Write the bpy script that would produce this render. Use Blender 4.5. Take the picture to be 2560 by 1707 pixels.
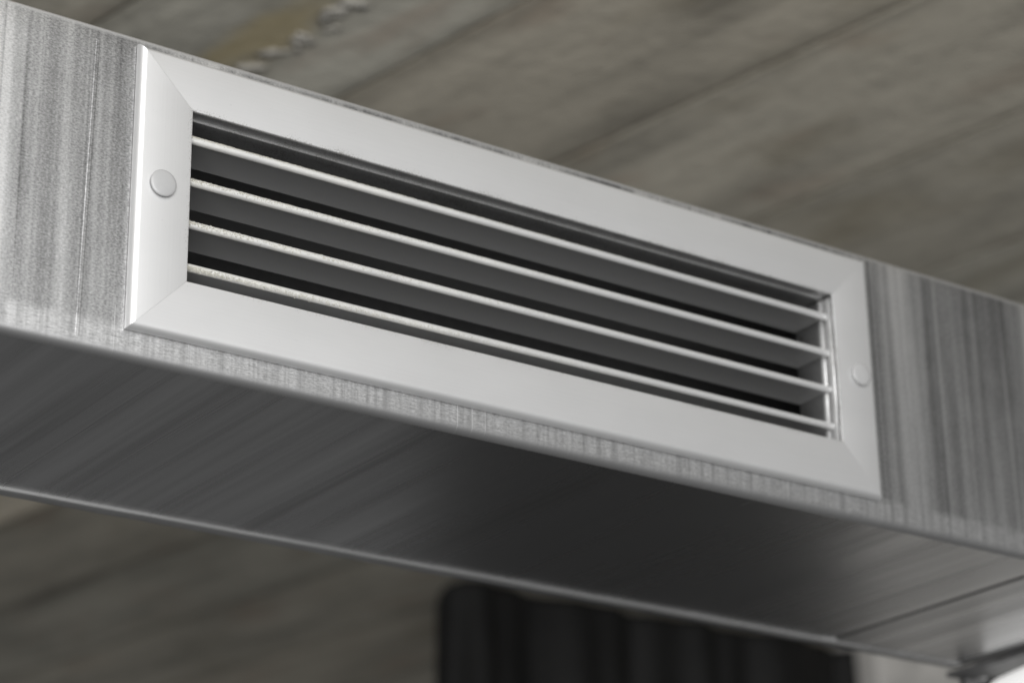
import bpy, bmesh, math, random
from mathutils import Vector, Matrix, noise
random.seed(11)
S = bpy.context.scene
for o in list(bpy.data.objects):
    bpy.data.objects.remove(o)
COL = S.collection

# ------------------------------------------------------------------ camera
CAM = Vector((-0.49948, -1.02836, -0.46255))
cam = bpy.data.cameras.new('camera')
cam.sensor_width = 36.0
cam.lens = 6109.31 / 2560 * 36.0
cam.clip_start = 0.02
cam.clip_end = 200
cam.dof.use_dof = True
cam.dof.focus_distance = 1.27
cam.dof.aperture_fstop = 6.6
cam.dof.aperture_blades = 0
co = bpy.data.objects.new('camera', cam)
co.location = CAM
co.rotation_euler = (1.95264, 0.01624, -0.61564)
COL.objects.link(co)
S.camera = co

# ------------------------------------------------------------------ world, lights, exposure
w = bpy.data.worlds.new('World')
S.world = w
w.use_nodes = True
w.node_tree.nodes['Background'].inputs['Color'].default_value = (1.0, 1.0, 1.0, 1)
w.node_tree.nodes['Background'].inputs['Strength'].default_value = 0.12

ZCEIL = CAM.z + 1.1
def area(name, loc, target, sx, sy, power, color=(1, 1, 1)):
    l = bpy.data.lights.new(name, 'AREA')
    l.shape = 'RECTANGLE'
    l.size, l.size_y = sx, sy
    l.energy = power
    l.color = color
    o = bpy.data.objects.new(name, l)
    o.location = loc
    o.rotation_euler = (Vector(target) - Vector(loc)).to_track_quat('-Z', 'Y').to_euler()
    COL.objects.link(o)
    return o
area('window_light', (-0.95, -2.6, 0.95), (0.10, 0.0, 0.08), 2.3, 2.6, 112, (1.0, 1.0, 1.0))
area('ceiling_fill_light', (-1.1, -2.4, -0.58), (0.5, 0.8, 0.5), 2.8, 0.9, 82, (1.0, 0.998, 0.99))  # added fill lamp, brightens the ceiling from low behind the camera

S.view_settings.view_transform = 'Standard'
S.view_settings.look = 'None'
S.view_settings.exposure = 0
S.view_settings.gamma = 1
S.render.engine = 'CYCLES'

# ------------------------------------------------------------------ measures (metres)
W, H, M, B, T = 0.51177, 0.160, 0.03166, 0.0040, 0.0054
ZT, ZB, D = 0.1650, -0.01483, 0.2267
XL, XS, XE = -0.55, 0.6695, 0.797
ZC = CAM.z + 1.1               # underside of the ceiling

# ------------------------------------------------------------------ helpers
def tag(o, label, cat, group=None, kind=None):
    if label: o['label'] = label
    if cat: o['category'] = cat
    if group: o['group'] = group
    if kind: o['kind'] = kind
    return o

def thing(name, label, cat, loc=(0, 0, 0), group=None):
    o = bpy.data.objects.new(name, None)
    o.empty_display_size = 0.05
    o.location = loc
    COL.objects.link(o)
    return tag(o, label, cat, group)

def wloc(o):
    v = Vector((0, 0, 0))
    while o:
        v += o.location
        o = o.parent
    return v

def obj(name, verts, faces, mat, parent=None, smooth=False, origin=None):
    """mesh whose vertices are given in world coordinates"""
    org = Vector(origin) if origin else (sum((Vector(v) for v in verts), Vector()) / len(verts))
    me = bpy.data.meshes.new(name)
    me.from_pydata([tuple(Vector(v) - org) for v in verts], [], faces)
    bm = bmesh.new(); bm.from_mesh(me)
    bmesh.ops.recalc_face_normals(bm, faces=bm.faces)
    bm.to_mesh(me); bm.free()
    me.materials.append(mat)
    if smooth:
        for p in me.polygons: p.use_smooth = True
    o = bpy.data.objects.new(name, me)
    COL.objects.link(o)
    if parent:
        o.parent = parent
        o.location = org - wloc(parent)
    else:
        o.location = org
    return o

def sharp(o, deg=35):
    """smooth shading that keeps corners"""
    bm = bmesh.new(); bm.from_mesh(o.data)
    for e in bm.edges:
        if len(e.link_faces) == 2 and e.calc_face_angle(0) > math.radians(deg):
            e.smooth = False
    bm.to_mesh(o.data); bm.free()
    for p in o.data.polygons: p.use_smooth = True
    return o

def box(x0, x1, y0, y1, z0, z1):
    v = [(x, y, z) for x in (x0, x1) for y in (y0, y1) for z in (z0, z1)]
    f = [(0, 1, 3, 2), (4, 6, 7, 5), (0, 4, 5, 1), (2, 3, 7, 6), (0, 2, 6, 4), (1, 5, 7, 3)]
    return v, f

def bevel(o, wd, seg=2):
    b = o.modifiers.new('bevel', 'BEVEL'); b.width = wd; b.segments = seg
    b.limit_method = 'ANGLE'
    for p in o.data.polygons: p.use_smooth = True
    o.modifiers.new('wn', 'WEIGHTED_NORMAL')
    return o

def sweep(sections, closed=True, caps=True):
    """loft between equal point loops"""
    n = len(sections[0]); v = [p for s in sections for p in s]; f = []
    for k in range(len(sections) - 1):
        for i in range(n if closed else n - 1):
            j = (i + 1) % n
            f.append((k*n+i, k*n+j, (k+1)*n+j, (k+1)*n+i))
    if caps and closed:
        f.append(tuple(range(n)))
        f.append(tuple(range((len(sections)-1)*n, len(sections)*n)))
    return v, f

def tube(p0, p1, r, seg=24, rings=None):
    p0, p1 = Vector(p0), Vector(p1)
    d = (p1 - p0).normalized()
    q = d.to_track_quat('Z', 'Y').to_matrix()
    L = (p1 - p0).length
    rings = rings or [(0, r), (L, r)]
    return sweep([[p0 + d*t + q @ Vector((rr*math.cos(2*math.pi*i/seg), rr*math.sin(2*math.pi*i/seg), 0)) for i in range(seg)] for t, rr in rings])

# ------------------------------------------------------------------ materials
def new_mat(name):
    m = bpy.data.materials.new(name); m.use_nodes = True
    nt = m.node_tree
    return m, nt, nt.nodes['Principled BSDF']

class N:
    def __init__(s, nt): s.nt = nt
    def node(s, t, **k):
        n = s.nt.nodes.new(t)
        for a, v in k.items(): setattr(n, a, v)
        return n
    def link(s, a, b): s.nt.links.new(a, b)
    def math(s, op, a, b=None, c=None, clamp=False):
        n = s.node('ShaderNodeMath', operation=op, use_clamp=clamp)
        for i, v in enumerate((a, b, c)):
            if v is None: continue
            if isinstance(v, (int, float)): n.inputs[i].default_value = v
            else: s.link(v, n.inputs[i])
        return n.outputs[0]
    def pos(s):
        if not hasattr(s, '_p'):
            g = s.node('ShaderNodeNewGeometry'); s._g = g
            x = s.node('ShaderNodeSeparateXYZ'); s.link(g.outputs['Position'], x.inputs[0])
            s._p = (g.outputs['Position'], x.outputs[0], x.outputs[1], x.outputs[2])
        return s._p
    def vec(s, sx, sy, sz, rot=0.0):
        mp = s.node('ShaderNodeMapping')
        mp.vector_type = 'POINT'
        mp.inputs['Rotation'].default_value = (0, 0, 0)
        mp.inputs['Scale'].default_value = (sx, sy, sz)
        src = s.pos()[0]
        if rot:
            r = s.node('ShaderNodeVectorRotate', rotation_type='Z_AXIS'); r.inputs['Angle'].default_value = rot
            s.link(src, r.inputs['Vector']); src = r.outputs[0]
        s.link(src, mp.inputs['Vector'])
        return mp.outputs[0]
    def noise(s, v, detail=2.0, rough=0.5, scale=1.0, out='Fac'):
        n = s.node('ShaderNodeTexNoise'); n.inputs['Scale'].default_value = scale
        n.inputs['Detail'].default_value = detail; n.inputs['Roughness'].default_value = rough
        s.link(v, n.inputs['Vector']); return n.outputs[out]
    def ramp(s, f, stops):
        r = s.node('ShaderNodeValToRGB'); e = r.color_ramp.elements
        while len(e) > 1: e.remove(e[-1])
        e[0].position = stops[0][0]
        e[0].color = tuple(stops[0][1]) + (1,) if not isinstance(stops[0][1], (int, float)) else (stops[0][1],)*3 + (1,)
        for p, c in stops[1:]:
            n = e.new(p); n.color = (c, c, c, 1) if isinstance(c, (int, float)) else tuple(c) + (1,)
        s.link(f, r.inputs[0]); return r.outputs[0]
    def mix(s, f, a, b, mode='MIX'):
        n = s.node('ShaderNodeMix', data_type='RGBA', blend_type=mode)
        for i, v in ((0, f), (6, a), (7, b)):
            if isinstance(v, (int, float)):
                n.inputs[i].default_value = v if i == 0 else (v, v, v, 1)
            elif isinstance(v, tuple): n.inputs[i].default_value = v + (1,)
            else: s.link(v, n.inputs[i])
        return n.outputs[2]
    def bump(s, h, strength, dist, normal=None):
        n = s.node('ShaderNodeBump'); n.inputs['Strength'].default_value = strength
        n.inputs['Distance'].default_value = dist
        s.link(h, n.inputs['Height'])
        if normal: s.link(normal, n.inputs['Normal'])
        return n.outputs[0]
    def near(s, a, c, hw):          # 1 where |a-c| < hw
        return s.math('LESS_THAN', s.math('ABSOLUTE', s.math('SUBTRACT', a, c)), hw)

def galvanised(name='galvanised_steel', smooth=False, dull=0.0):
    m, nt, P = new_mat(name); n = N(nt)
    _, x, y, z = n.pos()
    band = n.noise(n.vec(34, 1.2, 1.2), 3, .6)
    fine = n.noise(n.vec(190, 1.0, 1.0), 3, .6)
    broad = n.noise(n.vec(9, 4, 4), 2)
    grain = n.noise(n.vec(620, 900, 1000), 3, .6)
    cloud = n.noise(n.vec(60, 60, 60), 3, .6)
    s = n.math('ADD', n.math('MULTIPLY', band, .72), n.math('MULTIPLY', fine, .24))
    s = n.math('ADD', s, n.math('MULTIPLY', broad, .10))
    s = n.math('ADD', n.math('MULTIPLY', n.math('SUBTRACT', s, .53), 3.3), .5, clamp=True)
    g = n.math('ADD', n.math('MULTIPLY', n.math('SUBTRACT', grain, .5), 1.5), n.math('MULTIPLY', n.math('SUBTRACT', cloud, .5), .35))
    fm = n.node('ShaderNodeMapRange'); n.link(z, fm.inputs[0])
    fm.inputs[1].default_value = ZB + .001; fm.inputs[2].default_value = ZB + .006
    g = n.math('MULTIPLY', g, fm.outputs[0])
    lines = n.ramp(n.noise(n.vec(210, 1.5, 1.5), 2, .5), [(.30, 1.0), (.40, 0.0)])
    s = n.math('SUBTRACT', s, n.math('MULTIPLY', lines, .30))
    tone = n.math('ADD', s, n.math('MULTIPLY', g, .85), clamp=True)
    if smooth:
        tone = n.math('ADD', s, n.math('MULTIPLY', g, .15), clamp=True)
        col = n.ramp(tone, [(0.0, .30), (.35, .41), (.65, .48), (1.0, .55)])
    else:
        col = n.ramp(tone, [(0.0, .13), (.32, .29), (.62, .47), (1.0, .74)])
    # rubbed strip just above the folded bottom edge, scratched along the duct
    rub = n.noise(n.vec(90, 60, 1500), 4, .7)
    spot = n.noise(n.vec(450, 120, 1000), 4, .75)
    rubf = n.math('ADD', rub, n.math('MULTIPLY', n.math('SUBTRACT', spot, .5), 1.2))
    lo = n.node('ShaderNodeMapRange'); n.link(z, lo.inputs[0])
    lo.inputs[1].default_value = 0.004; lo.inputs[2].default_value = -0.001
    hi = n.node('ShaderNodeMapRange'); n.link(z, hi.inputs[0])
    hi.inputs[1].default_value = ZB + .0015; hi.inputs[2].default_value = ZB + .0055
    front = n.math('MULTIPLY', n.math('LESS_THAN', y, .02), hi.outputs[0])
    col = n.mix(n.math('MULTIPLY', n.math('MULTIPLY', lo.outputs[0], front), .75), col,
                n.mix(.7, n.ramp(rubf, [(.22, .30), (.5, .62), (.78, .90)]), n.ramp(fine, [(.35, .45), (.55, 1.0)]), 'MULTIPLY'))
    # scribed lines left by the sheet-metal worker
    scr = None
    for c, hw in ((0.2009, .00022), (0.2105, .00022), (0.2192, .00012), (-.0052, .00010)):
        k = n.near(x, c, hw); scr = k if scr is None else n.math('MAXIMUM', scr, k)
    scr = n.math('MULTIPLY', n.math('MULTIPLY', scr, n.math('LESS_THAN', z, .012)), 0.0 if smooth else 1.0)
    col = n.mix(n.math('MULTIPLY', scr, .8), col, .88)
    if not smooth:   # zinc burnished evenly where the sheet was bent
        col = n.mix(n.math('MULTIPLY', n.math('SUBTRACT', 1.0, fm.outputs[0]), .85), col, .46)
        tp = n.node('ShaderNodeMapRange'); n.link(z, tp.inputs[0])
        tp.inputs[1].default_value = ZT - .0035; tp.inputs[2].default_value = ZT - .0012
        col = n.mix(n.math('MULTIPLY', tp.outputs[0], .85), col, .62)
    n.link(col, P.inputs['Base Color'])
    P.inputs['Metallic'].default_value = .94
    n.link(n.ramp(tone, [(0, .30 + dull), (1, .22 + dull)] if smooth else [(0, .52), (1, .42)]), P.inputs['Roughness'])
    b1 = n.bump(n.noise(n.vec(7, 9, 9), 2), .08 if smooth else .10, .006)
    b2 = n.bump(grain, .05 if smooth else .06, .0004, b1)
    n.link(b2, P.inputs['Normal'])
    return m

def aluminium(name, base, rough, metallic, brush):
    m, nt, P = new_mat(name); n = N(nt)
    br = n.noise(n.vec(*brush), 3, .6)
    sp = n.noise(n.vec(800, 800, 800), 2, .6)
    c = n.ramp(br, [(.3, base*.985), (.7, base*1.01)])
    c = n.mix(n.ramp(sp, [(.70, 0.0), (.78, .45)]), c, base*.72)
    cl = n.noise(n.vec(14, 14, 30), 3, .6)
    c = n.mix(1.0, c, n.ramp(cl, [(.3, .95), (.7, 1.0)]), 'MULTIPLY')
    # fine grit gathered round the edge of the opening
    _, x, y, z = n.pos()
    dx = n.math('SUBTRACT', n.math('ABSOLUTE', n.math('SUBTRACT', x, W/2)), W/2 - M)
    dz = n.math('SUBTRACT', n.math('ABSOLUTE', n.math('SUBTRACT', z, H/2)), H/2 - M)
    ed = n.node('ShaderNodeMapRange'); n.link(n.math('MAXIMUM', dx, dz), ed.inputs[0])
    ed.inputs[1].default_value = .0055; ed.inputs[2].default_value = 0.0
    grit = n.noise(n.vec(1300, 1300, 1300), 2, .7)
    gp = n.noise(n.vec(45, 45, 45), 3, .6)
    gs = n.math('ADD', n.math('ADD', grit, n.math('MULTIPLY', ed.outputs[0], .22)), n.math('MULTIPLY', n.math('SUBTRACT', gp, .5), .35))
    c = n.mix(n.ramp(gs, [(.74, 0.0), (.86, .7)]), c, (.20, .19, .17))
    n.link(c, P.inputs['Base Color'])
    P.inputs['Metallic'].default_value = metallic
    n.link(n.ramp(br, [(.3, rough+.012), (.7, rough-.012)]), P.inputs['Roughness'])
    n.link(n.bump(n.noise(n.vec(5, 5, 9), 2), .25, .002, n.bump(br, .02, .0002)), P.inputs['Normal'])
    return m

def slat_mat():
    """anodised blade with grey-beige dust clinging to the nose"""
    m, nt, P = new_mat('dusty_slat'); n = N(nt)
    _, x, y, z = n.pos()
    gr = n.noise(n.vec(900, 900, 900), 3, .7)
    pat = n.noise(n.vec(30, 60, 120), 3, .6)
    ln = n.node('ShaderNodeMapRange'); n.link(x, ln.inputs[0])
    ln.inputs[1].default_value = 0.34; ln.inputs[2].default_value = 0.0
    f = n.math('MULTIPLY', n.math('LESS_THAN', y, .0035), ln.outputs[0])
    amt = n.math('MULTIPLY', f, n.math('ADD', n.math('MULTIPLY', pat, 1.5), n.math('SUBTRACT', gr, .75)), clamp=True)
    c = n.mix(amt, .60, n.ramp(gr, [(.3, (.25, .243, .21)), (.7, (.50, .487, .43))]))
    n.link(c, P.inputs['Base Color'])
    n.link(n.math('SUBTRACT', .55, n.math('MULTIPLY', amt, .55)), P.inputs['Metallic'])
    n.link(n.math('ADD', .36, n.math('MULTIPLY', amt, .5)), P.inputs['Roughness'])
    h = n.math('MULTIPLY', amt, gr)
    n.link(n.bump(h, .5, .0005), P.inputs['Normal'])
    return m

def plain(name, col, rough, metallic=0.0, nz=60, amp=.12, bump=.1, bd=.0005):
    m, nt, P = new_mat(name); n = N(nt)
    f = n.noise(n.vec(nz, nz, nz), 4, .6)
    c = n.ramp(f, [(.25, tuple(v*(1-amp) for v in col)), (.75, tuple(v*(1+amp) for v in col))])
    n.link(c, P.inputs['Base Color'])
    P.inputs['Roughness'].default_value = rough
    P.inputs['Metallic'].default_value = metallic
    n.link(n.bump(f, bump, bd), P.inputs['Normal'])
    return m

BOARD = math.radians(-81.0)        # direction in which the shuttering boards ran
def concrete(name='board_marked_concrete', base=(.50, .468, .392), stain=True):
    m, nt, P = new_mat(name); n = N(nt)
    r = -BOARD
    grainy = n.noise(n.vec(2.0, 13, 13, r), 4, .6)
    blot = n.noise(n.vec(5, 12, 12, r), 4, .6)
    pit = n.noise(n.vec(45, 60, 60, r), 3, .6)
    c = n.ramp(grainy, [(.25, tuple(v*.62 for v in base)), (.5, base), (.8, tuple(v*1.2 for v in base))])
    c = n.mix(.8, c, n.ramp(blot, [(.26, .62), (.48, .95), (.74, 1.07)]), 'MULTIPLY')
    c = n.mix(.6, c, n.ramp(pit, [(.3, .78), (.5, 1.0)]), 'MULTIPLY')
    if stain:
        st = n.noise(n.vec(3.2, 8, 8, r), 3, .55)
        rust = n.noise(n.vec(2.6, 9, 9, r), 2, .5, scale=1.7)
        c = n.mix(n.ramp(st, [(.55, 0.0), (.72, .5)]), c, (.20, .165, .10))
        c = n.mix(n.ramp(rust, [(.58, 0.0), (.74, .35)]), c, (.28, .17, .11))
    if stain:      # colour darkens irregularly along the board joints
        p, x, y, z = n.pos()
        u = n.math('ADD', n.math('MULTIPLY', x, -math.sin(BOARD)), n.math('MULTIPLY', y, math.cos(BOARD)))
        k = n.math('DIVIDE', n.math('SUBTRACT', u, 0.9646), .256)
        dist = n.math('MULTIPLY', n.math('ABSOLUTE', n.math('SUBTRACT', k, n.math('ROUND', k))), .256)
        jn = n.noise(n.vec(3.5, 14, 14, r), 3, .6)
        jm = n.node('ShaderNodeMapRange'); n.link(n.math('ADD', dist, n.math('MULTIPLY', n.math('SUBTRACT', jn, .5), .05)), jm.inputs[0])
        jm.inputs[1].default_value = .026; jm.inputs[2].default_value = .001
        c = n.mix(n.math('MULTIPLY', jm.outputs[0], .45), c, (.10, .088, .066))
    if stain:      # ochre seepage beside the honeycombed spot
        dx = n.math('DIVIDE', n.math('SUBTRACT', u, .578), .032)
        dy = n.math('DIVIDE', n.math('SUBTRACT', y, .715), .10)
        rr = n.math('ADD', n.math('ADD', n.math('MULTIPLY', dx, dx), n.math('MULTIPLY', dy, dy)), n.math('MULTIPLY', n.math('SUBTRACT', n.noise(n.vec(18, 40, 40, r), 3, .6), .5), 2.2))
        om = n.node('ShaderNodeMapRange'); n.link(rr, om.inputs[0])
        om.inputs[1].default_value = 1.3; om.inputs[2].default_value = .2
        c = n.mix(n.math('MULTIPLY', om.outputs[0], .6), c, (.42, .33, .16))
    oi = n.node('ShaderNodeObjectInfo')
    c = n.mix(1.0, c, oi.outputs['Color'], 'MULTIPLY')
    n.link(c, P.inputs['Base Color'])
    P.inputs['Roughness'].default_value = .85
    n.link(n.bump(pit, .5, .004, n.bump(grainy, .5, .006)), P.inputs['Normal'])
    return m

GALV = galvanised()
GALV_U = galvanised('galvanised_steel_smooth', True)
GALV_S = galvanised('galvanised_steel_dull', True, .02)
ALU_H = aluminium('anodised_aluminium_rail', .665, .47, .74, (10, 400, 900))
ALU_V = aluminium('anodised_aluminium_stile', .68, .47, .74, (900, 400, 10))
ALU_T = aluminium('anodised_aluminium_core_top', .62, .40, .95, (200, 300, 200))  # core aluminium made darker, shade of the top rail put into it
ALU_C = aluminium('anodised_aluminium_core', .66, .45, .55, (200, 300, 200))
SLAT = slat_mat()
CAP = plain('grey_plastic_cap', (.30, .30, .30), .36, 0, 300, .03, .03, .0002)
DUST = plain('dust', (.37, .358, .31), .95, 0, 1500, .35, 0)
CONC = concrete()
PILLAR = concrete('pale_concrete', (.80, .78, .75), False)
STONE = plain('aggregate_stone', (.38, .363, .325), .9, 0, 90, .45, .4, .004)
BLACK = plain('black_sheeting', (.007, .007, .007), .7, 0, 14, .5, .2, .002)
INNER_SHADE = plain('duct_inner_shade', (.02, .02, .02), .9, 0, 200, .3)  # near-black colour for the sheet that darkens the duct interior
DARK = plain('dark_steel', (.15, .15, .15), .5, .5, 80, .3)
ZINC = plain('zinc_bolt', (.6, .6, .6), .3, .9, 200, .1)

# ------------------------------------------------------------------ ceiling: board-marked concrete
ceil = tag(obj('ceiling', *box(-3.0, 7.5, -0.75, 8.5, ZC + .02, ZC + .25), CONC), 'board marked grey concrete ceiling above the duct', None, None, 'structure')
ceil.color = (.55, .55, .55, 1)
dv = Vector((math.cos(BOARD), math.sin(BOARD), 0)); nv = Vector((-dv.y, dv.x, 0))
ref = Vector((0.8721, 0.6598, 0)).dot(nv)       # a joint seen in the photograph
PW = .256
pale = []
def strip(u0, u1, a0, a1, z, tone, g0, g1):
    na = max(2, int((a1 - a0) / .16)); vs = []
    pr = [(0, .012), (.003, .0015), (.012, 0), (.5, -.0006), (1, 0)]
    for i in range(na + 1):
        a = a0 + (a1 - a0) * i / na
        e0 = u0 + g0 + g0 * .7 * noise.noise((a*5, u0*9, 1)); e1 = u1 - g1 + g1 * .7 * noise.noise((a*5, u1*9, 4))
        loop = []
        for q in ((e0, .022), (e0 + .0004, .0006), (e0 + .002, 0), ((e0+e1)/2, .0006*noise.noise((a*3, u0, 8))), (e1 - .002, 0), (e1 - .0004, .0006), (e1, .022)):
            p = dv * a + nv * q[0]
            loop.append((p.x, p.y, z + q[1]))
        vs.append(loop)
    v, f = sweep(vs)
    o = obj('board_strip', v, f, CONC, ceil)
    sharp(o, 12)
    o.color = (tone[0], tone[1], tone[2], 1)
    return o
k0 = -10
for k in range(-5, 13):
    u0 = ref + k * PW
    a = -7.0
    while a < 1.6:
        L = .85 - a
        if a > .55: break
        t = random.uniform(.97, 1.10); wm = random.uniform(-.03, .03)
        if k == 0 and a < -1.7:
            L = -1.62 - a
            t = 1.7
        # keep only stretches that lie over the scene
        p0, p1 = dv * a + nv * u0, dv * (a + L) + nv * u0
        if max(p0.y, p1.y) > -.6 and min(p0.y, p1.y) < 6.5:
            tone = (t*(1+wm), t, t*(1-wm))
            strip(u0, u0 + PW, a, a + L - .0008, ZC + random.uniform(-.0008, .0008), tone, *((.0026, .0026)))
        a += L
# honeycombed line of exposed aggregate along one board joint
def rock(c, r, sq, bmv, bmf):
    b = bmesh.new(); bmesh.ops.create_icosphere(b, subdivisions=1, radius=1)
    o = len(bmv); q = Matrix.Rotation(random.uniform(0, 6.28), 3, 'Z')
    for v in b.verts:
        p = q @ Vector((v.co.x * sq[0], v.co.y * sq[1], v.co.z * sq[2]))
        d = 1 + .25 * noise.noise(v.co * 1.7 + c * 40)
        bmv.append(c + p * r * d)
    b.verts.index_update()
    for f in b.faces: bmf.append([o + v.index for v in f.verts])
    b.free()
AGG_STONES = [(.494, .742, .012), (.501, .680, .011), (.502, .642, .010), (.506, .616, .011), (.513, .655, .006), (.510, .712, .006)]
bv, bf = [], []
for x, y, r in AGG_STONES:
    for q in range(2):
        rock(Vector((x + random.gauss(0, .004), y + random.gauss(0, .010), ZC - .003)), r * random.uniform(.8, 1.3), (.7, 1.4, .14), bv, bf)
o = obj('exposed_aggregate', bv, bf, STONE, ceil, True); o['kind'] = 'stuff'

# ------------------------------------------------------------------ pillar and black sheeting behind
v, f = box(2.405, 3.15, 1.955, 2.5, -2.0, ZC + .03)
pil = tag(bevel(obj('concrete_pillar', v, f, PILLAR), .012, 3), 'pale grey concrete pillar beyond the duct, right of the black curtain', 'pillar')
pil.color = (1, 1, 1, 1)

def curtain():
    y0 = 2.02; xa, xb = 1.535, 2.402; zt, zb = .618, -2.0
    nx, nz = 150, 26; vs = []; fs = []; rc = .055
    for j in range(nz + 1):
        for i in range(nx + 1):
            s = i / nx; x = xa + (xb - xa) * s
            drop = 0 if x > xa + rc else rc - math.sqrt(max(0, rc*rc - (xa + rc - x)**2))
            top = zt - drop
            t = (j / nz) ** 1.6
            z = top + (zb - top) * t
            amp = .010 + .030 * min(1, t * 4)
            ph = x * 30 + 5.0 * noise.noise((x * 4, 0, 3)) + .5 * noise.noise((x*5, z*1.5, 1))
            y = y0 + amp * (math.sin(ph) + .5 * math.sin(ph * 2.3 + 1.0)) + .02 * noise.noise((x*3, z, 7))
            vs.append((x, y, z))
    for j in range(nz):
        for i in range(nx):
            a = j*(nx+1)+i
            fs.append((a, a+1, a+nx+2, a+nx+1))
    o = obj('black_curtain', vs, fs, BLACK, None, True)
    m = o.modifiers.new('thick', 'SOLIDIFY'); m.thickness = .004
    return tag(o, 'black pleated sheet hanging behind and below the duct', 'curtain')
curtain()

# ------------------------------------------------------------------ the duct
duct = thing('ventilation_duct', 'rectangular galvanised steel ventilation duct crossing under the concrete ceiling', 'duct', (0.12, 0.11, ZB))
TH = .0009
R1, R2 = .0050, .0016
prof = []
for i in range(11):                           # bottom fold
    a = math.pi/2 * i / 10
    prof.append((R1 - R1*math.sin(a), ZB + R1 - R1*math.cos(a)))
for z in (0.004, 0.02, M + .0006, H - M - .0006, .15): prof.append((0, z))
for i in range(6):
    a = math.pi/2 * i / 5
    prof.append((R2 - R2*math.cos(a), ZT - R2 + R2*math.sin(a)))
# prof runs from the underside round the fold and up the front to the top
xs = [XL, M - .0006, W - M + .0006, XE]
xs = [XL, -.2, M - .0022, W - M + .0022, .58, XE]
zlo, zhi = M - .0022, H - M + .0022
prof = [(y, (zlo if abs(z - (M+.0006)) < 1e-9 else zhi if abs(z-(H-M-.0006)) < 1e-9 else z)) for y, z in prof]
v = [(x, y, z) for x in xs for y, z in prof]; f = []
n = len(prof)
for a in range(len(xs) - 1):
    for b in range(n - 1):
        zc = (prof[b][1] + prof[b+1][1]) / 2
        if a == 2 and zlo - 1e-6 < zc < zhi + 1e-6 and prof[b][0] == 0: continue
        f.append((a*n+b, a*n+b+1, (a+1)*n+b+1, (a+1)*n+b))
fp = sharp(obj('front_panel', v, f, GALV, duct), 40)
bm = bmesh.new(); bm.from_mesh(fp.data)
if sum(fc.normal.y * fc.calc_area() for fc in bm.faces) > 0:
    bmesh.ops.reverse_faces(bm, faces=bm.faces)
bm.to_mesh(fp.data); bm.free()
sm = fp.modifiers.new('sheet', 'SOLIDIFY'); sm.thickness = TH; sm.offset = -1; sm.use_rim = False
# underside: two sheets meeting at a lapped joint
obj('bottom_panel', *box(XL, XS - .0014, R1, D - .010, ZB, ZB + TH), GALV_U, duct)
bp = obj('bottom_panel', *box(XS + .0014, XE, R1, D - .010, ZB - .0007, ZB + .0003), GALV_S, duct)
obj('joint_strip', *box(XS - .02, XS + .02, R1 + .004, D - .011, ZB + .0022, ZB + .0031), DARK, duct)
obj('top_panel', *box(XL, XE, R2 + .0002, D, ZT - TH, ZT), GALV, duct)
obj('back_panel', *box(XL, XE, D - TH, D + .0001, ZB + .001, ZT - TH - .0002), GALV, duct)
obj('inner_shade_sheet', *box(XL, XE - .002, D - .008, D - .003, ZB + .004, ZT - .004), INNER_SHADE, duct)  # added dark sheet, stands in for the shade inside the duct
# rolled lock seam along the rear lower edge
def lockseam():
    secs = []
    nseg = 60
    for i in range(nseg + 1):
        x = XL + (XE - XL) * i / nseg
        wv = .0004 * noise.noise((x*23, 0, 2)) + .0003 * noise.noise((x*60, 3, 2))
        y0, y1, z0, z1 = D - .0100, D, ZB - .0024 + wv, ZB + .0012
        r = .0009
        secs.append([(x, y0, z1), (x, y0, z0 + r), (x, y0 + r*.3, z0 + r*.3), (x, y0 + r, z0), (x, y1 - r, z0), (x, y1, z0 + r), (x, y1, z1)])
    v, f = sweep(secs)
    return sharp(obj('lock_seam', v, f, GALV, duct), 50)
lockseam()
# shallow pressed crease on the front, left of the grille
def crease():
    secs = []
    for z, h in ((ZB + .006, 0), (ZB + .012, 1), (ZT - .012, 1), (ZT - .008, 0)):
        x0 = -.0264 + (z - ZB) * (.0032 / .172)
        secs.append([(x0 + d, -.0002 - hh * .00009 * h, z) for d, hh in ((0, -.6), (.0004, 1), (.0008, .5), (.0014, .5), (.0018, 1), (.0024, -.6))])
    v, f = sweep(secs, closed=False)
    return sharp(obj('crease', v, f, GALV, duct), 60)
crease()
# far end: dark flange and flexible sleeve
obj('end_flange', *box(XE + .0003, XE + .0045, .003, D - .0005, ZB - .0015, ZT - .004), DARK, duct)
secs = []
for i in range(25):
    x = XE + .005 + .3 * i / 24; e = .006 * math.sin(i * 1.57)
    secs.append([(x, .008 - e, ZB + .008 - e), (x, D - .008 + e, ZB + .008 - e), (x, D - .008 + e, ZT - .008 + e), (x, .008 - e, ZT - .008 + e)])
v, f = sweep(secs)
bevel(obj('flexible_sleeve', v, f, DARK, duct), .003, 2)

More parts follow.
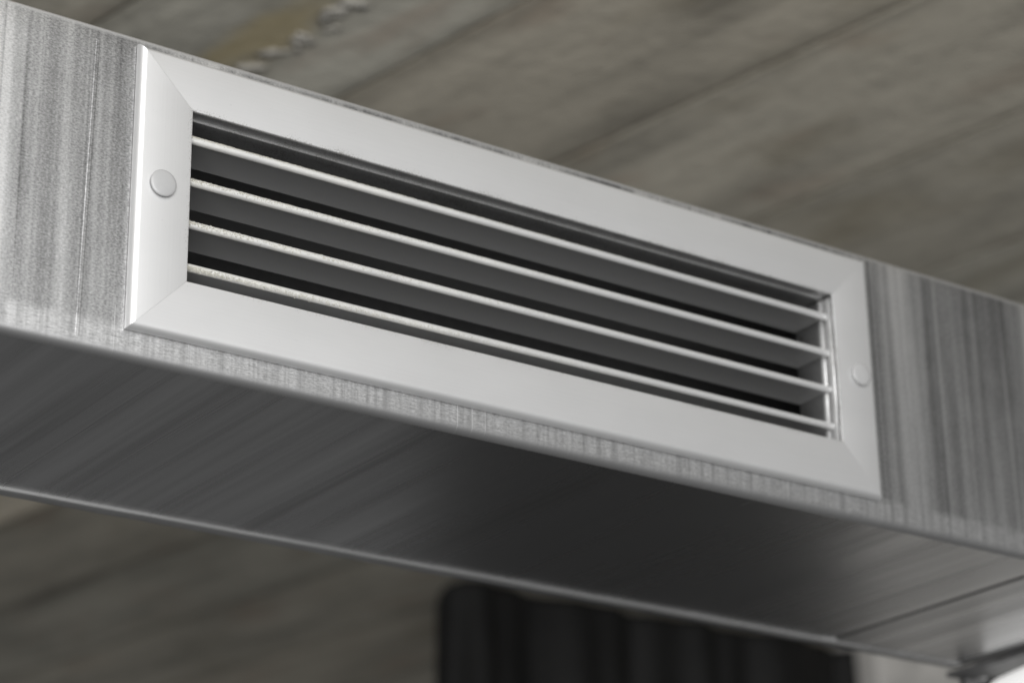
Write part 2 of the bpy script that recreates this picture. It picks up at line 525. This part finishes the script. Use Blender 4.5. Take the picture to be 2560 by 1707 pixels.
# ------------------------------------------------------------------ the grille
gr = thing('ventilation_grille', 'white silver aluminium louvre grille screwed to the front of the duct', 'grille', (W/2, 0, 0))
def member_profile():
    p = [(0.0, -.0005), (0.0, -.0013)]
    for i in range(1, 13):
        a = math.pi/2 * i / 12
        p.append((B - B*math.cos(a), -.0013 - (T - .0013)*math.sin(a)))
    p += [(M - .0007, -T), (M - .0002, -T + .0002), (M, -T + .0007), (M, -T + .0017), (.0065, -T + .0017), (.003, -.0005)]
    return p
def member(side, gap=.00004):
    pr = member_profile(); secs = []
    for end in (0, 1):
        s = []
        for u, y in pr:
            if side == 'top': s.append(((u + gap) if end == 0 else W - u - gap, y, H - u - .0013 * max(0, 1 - u / B)))
            if side == 'bottom': s.append(((u + gap) if end == 0 else W - u - gap, y, u))
            if side == 'left': s.append((u, y, (u + gap) if end == 0 else H - u - gap))
            if side == 'right': s.append((W - u, y, (u + gap) if end == 0 else H - u - gap))
        secs.append(s)
    v, f = sweep(secs)
    return sharp(obj('frame_member', v, f, ALU_V if side in ('left', 'right') else ALU_H, gr), 30)
for sd in ('top', 'bottom', 'left', 'right'): member(sd)

# inner core: four rails with two beads at the front
def rail(side):
    # (depth y, distance inwards from the opening edge)
    p = [(-.0022, -.0016), (-.0022, -.0004), (-.0016, .0002), (.0040, .0002), (.0044, -.0001), (.0048, .0002), (.0052, .0010), (.0086, .0010), (.0091, .0002), (.030, .0002), (.030, -.0016)]
    if side == 'top':
        p = [(-.0026, -.0016), (-.0026, -.0007), (.0046, -.0007), (.0047, .0004), (.0100, .0004), (.0105, .0002), (.030, .0002), (.030, -.0016)]
    secs = []
    for end in (0, 1):
        s = []
        for y, q in p:
            e = .0015
            if side == 'top': s.append((M - e if end == 0 else W - M + e, y, H - M - q))
            if side == 'bottom': s.append((M - e if end == 0 else W - M + e, y, M + q))
            if side == 'left': s.append((M + q, y, M + .0012 if end == 0 else H - M - .0012))
            if side == 'right': s.append((W - M - q, y, M + .0012 if end == 0 else H - M - .0012))
        secs.append(s)
    v, f = sweep(secs)
    return sharp(obj('core_rail', v, f, ALU_T if side == 'top' else ALU_C, gr), 25)
for sd in ('top', 'bottom', 'left', 'right'): rail(sd)

# louvre slats: thin level blade behind a rounded nose, dust along the nose
def slat(zc, i):
    r = .00215; x0, x1 = M + .0011, W - M - .0011
    loop = []
    for k in range(15):
        a = -math.pi/2 - math.radians(35) + math.radians(250 - 0) * k / 14 - math.radians(0)
        a = math.radians(55 + 250 * k / 14)
        loop.append((.0012 + r*math.cos(a), zc + r*math.sin(a)))
    loop += [(.0046, zc - .0009), (.0295, zc - .0007), (.030, zc), (.0295, zc + .0007), (.0046, zc + .0009)]
    v, f = sweep([[(x, y, z) for y, z in loop] for x in (x0, x1)])
    s = sharp(obj('slat', v, f, SLAT, gr), 40)
    # dust fluff: little crumbs stuck on the nose, thick on the left and thinning to the right
    bv, bf = [], []
    tet = [Vector((1, 1, 1)), Vector((1, -1, -1)), Vector((-1, 1, -1)), Vector((-1, -1, 1))]
    dens = (2100, 1800, 1700, 2800)[i]; aim = (118, 165, 175, 205)[i]
    for _ in range(dens):
        x = x0 + (x1 - x0) * min(.999, random.random() ** 1.75)
        fall = 1 - .75 * (x - x0) / (x1 - x0)
        a = math.radians(random.gauss(aim, 22 if i < 3 else 20))
        rr = r + random.uniform(-.0001, .00025)
        c = Vector((x, .0012 + rr*math.cos(a), zc + rr*math.sin(a)))
        sz = random.uniform(.00010, .00026) * fall
        q = Matrix.Rotation(random.uniform(0, 6.3), 3, Vector((random.random(), random.random(), random.random() + .01)).normalized())
        o = len(bv)
        for t in tet: bv.append(c + q @ t * sz)
        bf += [(o, o+1, o+2), (o, o+3, o+1), (o, o+2, o+3), (o+1, o+3, o+2)]
    d = obj('dust', bv, bf, DUST, s); d['kind'] = 'stuff'
for i, z in enumerate((.1148, .0906, .0664, .0423)): slat(z, i)

# domed plastic screw caps
def cap(x, z):
    R = .0074; rings = [(0, .0004), (.93*R, .0004), (R, .0008), (R, .0012), (.97*R, .0015), (.8*R, .0018), (.55*R, .00205), (.28*R, .0022), (.05*R, .00222)]
    secs = [[(x + max(rr, 1e-5)*math.cos(2*math.pi*k/32), -T - h - (.0006 if h > .0005 else 0), z + max(rr, 1e-5)*math.sin(2*math.pi*k/32)) for k in range(32)] for rr, h in rings]
    v, f = sweep(secs)
    return sharp(obj('screw_cap', v, f, CAP, gr), 50)
cap(.0152, .0818); cap(W - .0133, .0785)

# ------------------------------------------------------------------ bolt bracket and lit tube lamp at the far right end
hg = thing('bolted_bracket', 'dark steel bracket with a shiny round bolt under the far end of the duct', 'bracket', (.826, .23, ZB - .005))
bevel(obj('bracket_plate', *box(.8135, .846, .2285, .2365, -.034, ZB - .0062), DARK, hg), .0012)
bevel(obj('bracket_shelf', *box(XE + .004, .92, .10, .2375, ZB - .0060, ZB - .0022), DARK, hg), .0008)
bpos = Vector((.8272, .2215, -.0195))
v, f = tube(bpos + Vector((0, .0072, 0)), bpos, .0033, 20, [(0, .0033), (.0045, .0033), (.0060, .0026), (.0070, .0012)])
sharp(obj('bolt', v, f, ZINC, hg), 60)
lamp = thing('tube_lamp', 'bright white tube lamp glowing at the lower right corner', 'lamp', (.79, .10, ZB - .05))
mg, nt, P = new_mat('lamp_glow')
P.inputs['Base Color'].default_value = (.9, .9, .9, 1); P.inputs['Emission Color'].default_value = (1, .99, .97, 1)
P.inputs['Emission Strength'].default_value = .6; P.inputs['Roughness'].default_value = .3
la = Vector((.838, .224, ZB - .0205)); lb = la + Vector((-.26, -.965, 0)) * .30
Ln = (lb - la).length; r = .013
v, f = tube(la, lb, r, 28, [(0, .25*r), (.1*r, .55*r), (.35*r, .82*r), (.8*r, .97*r), (1.2*r, r), (Ln, r)])
tb = sharp(obj('glowing_tube', v, f, mg, lamp), 60)
v, f = tube(lb, lb + (lb - la).normalized() * .02, r * 1.1, 28)
bevel(obj('end_socket', v, f, DARK, lamp), .001)
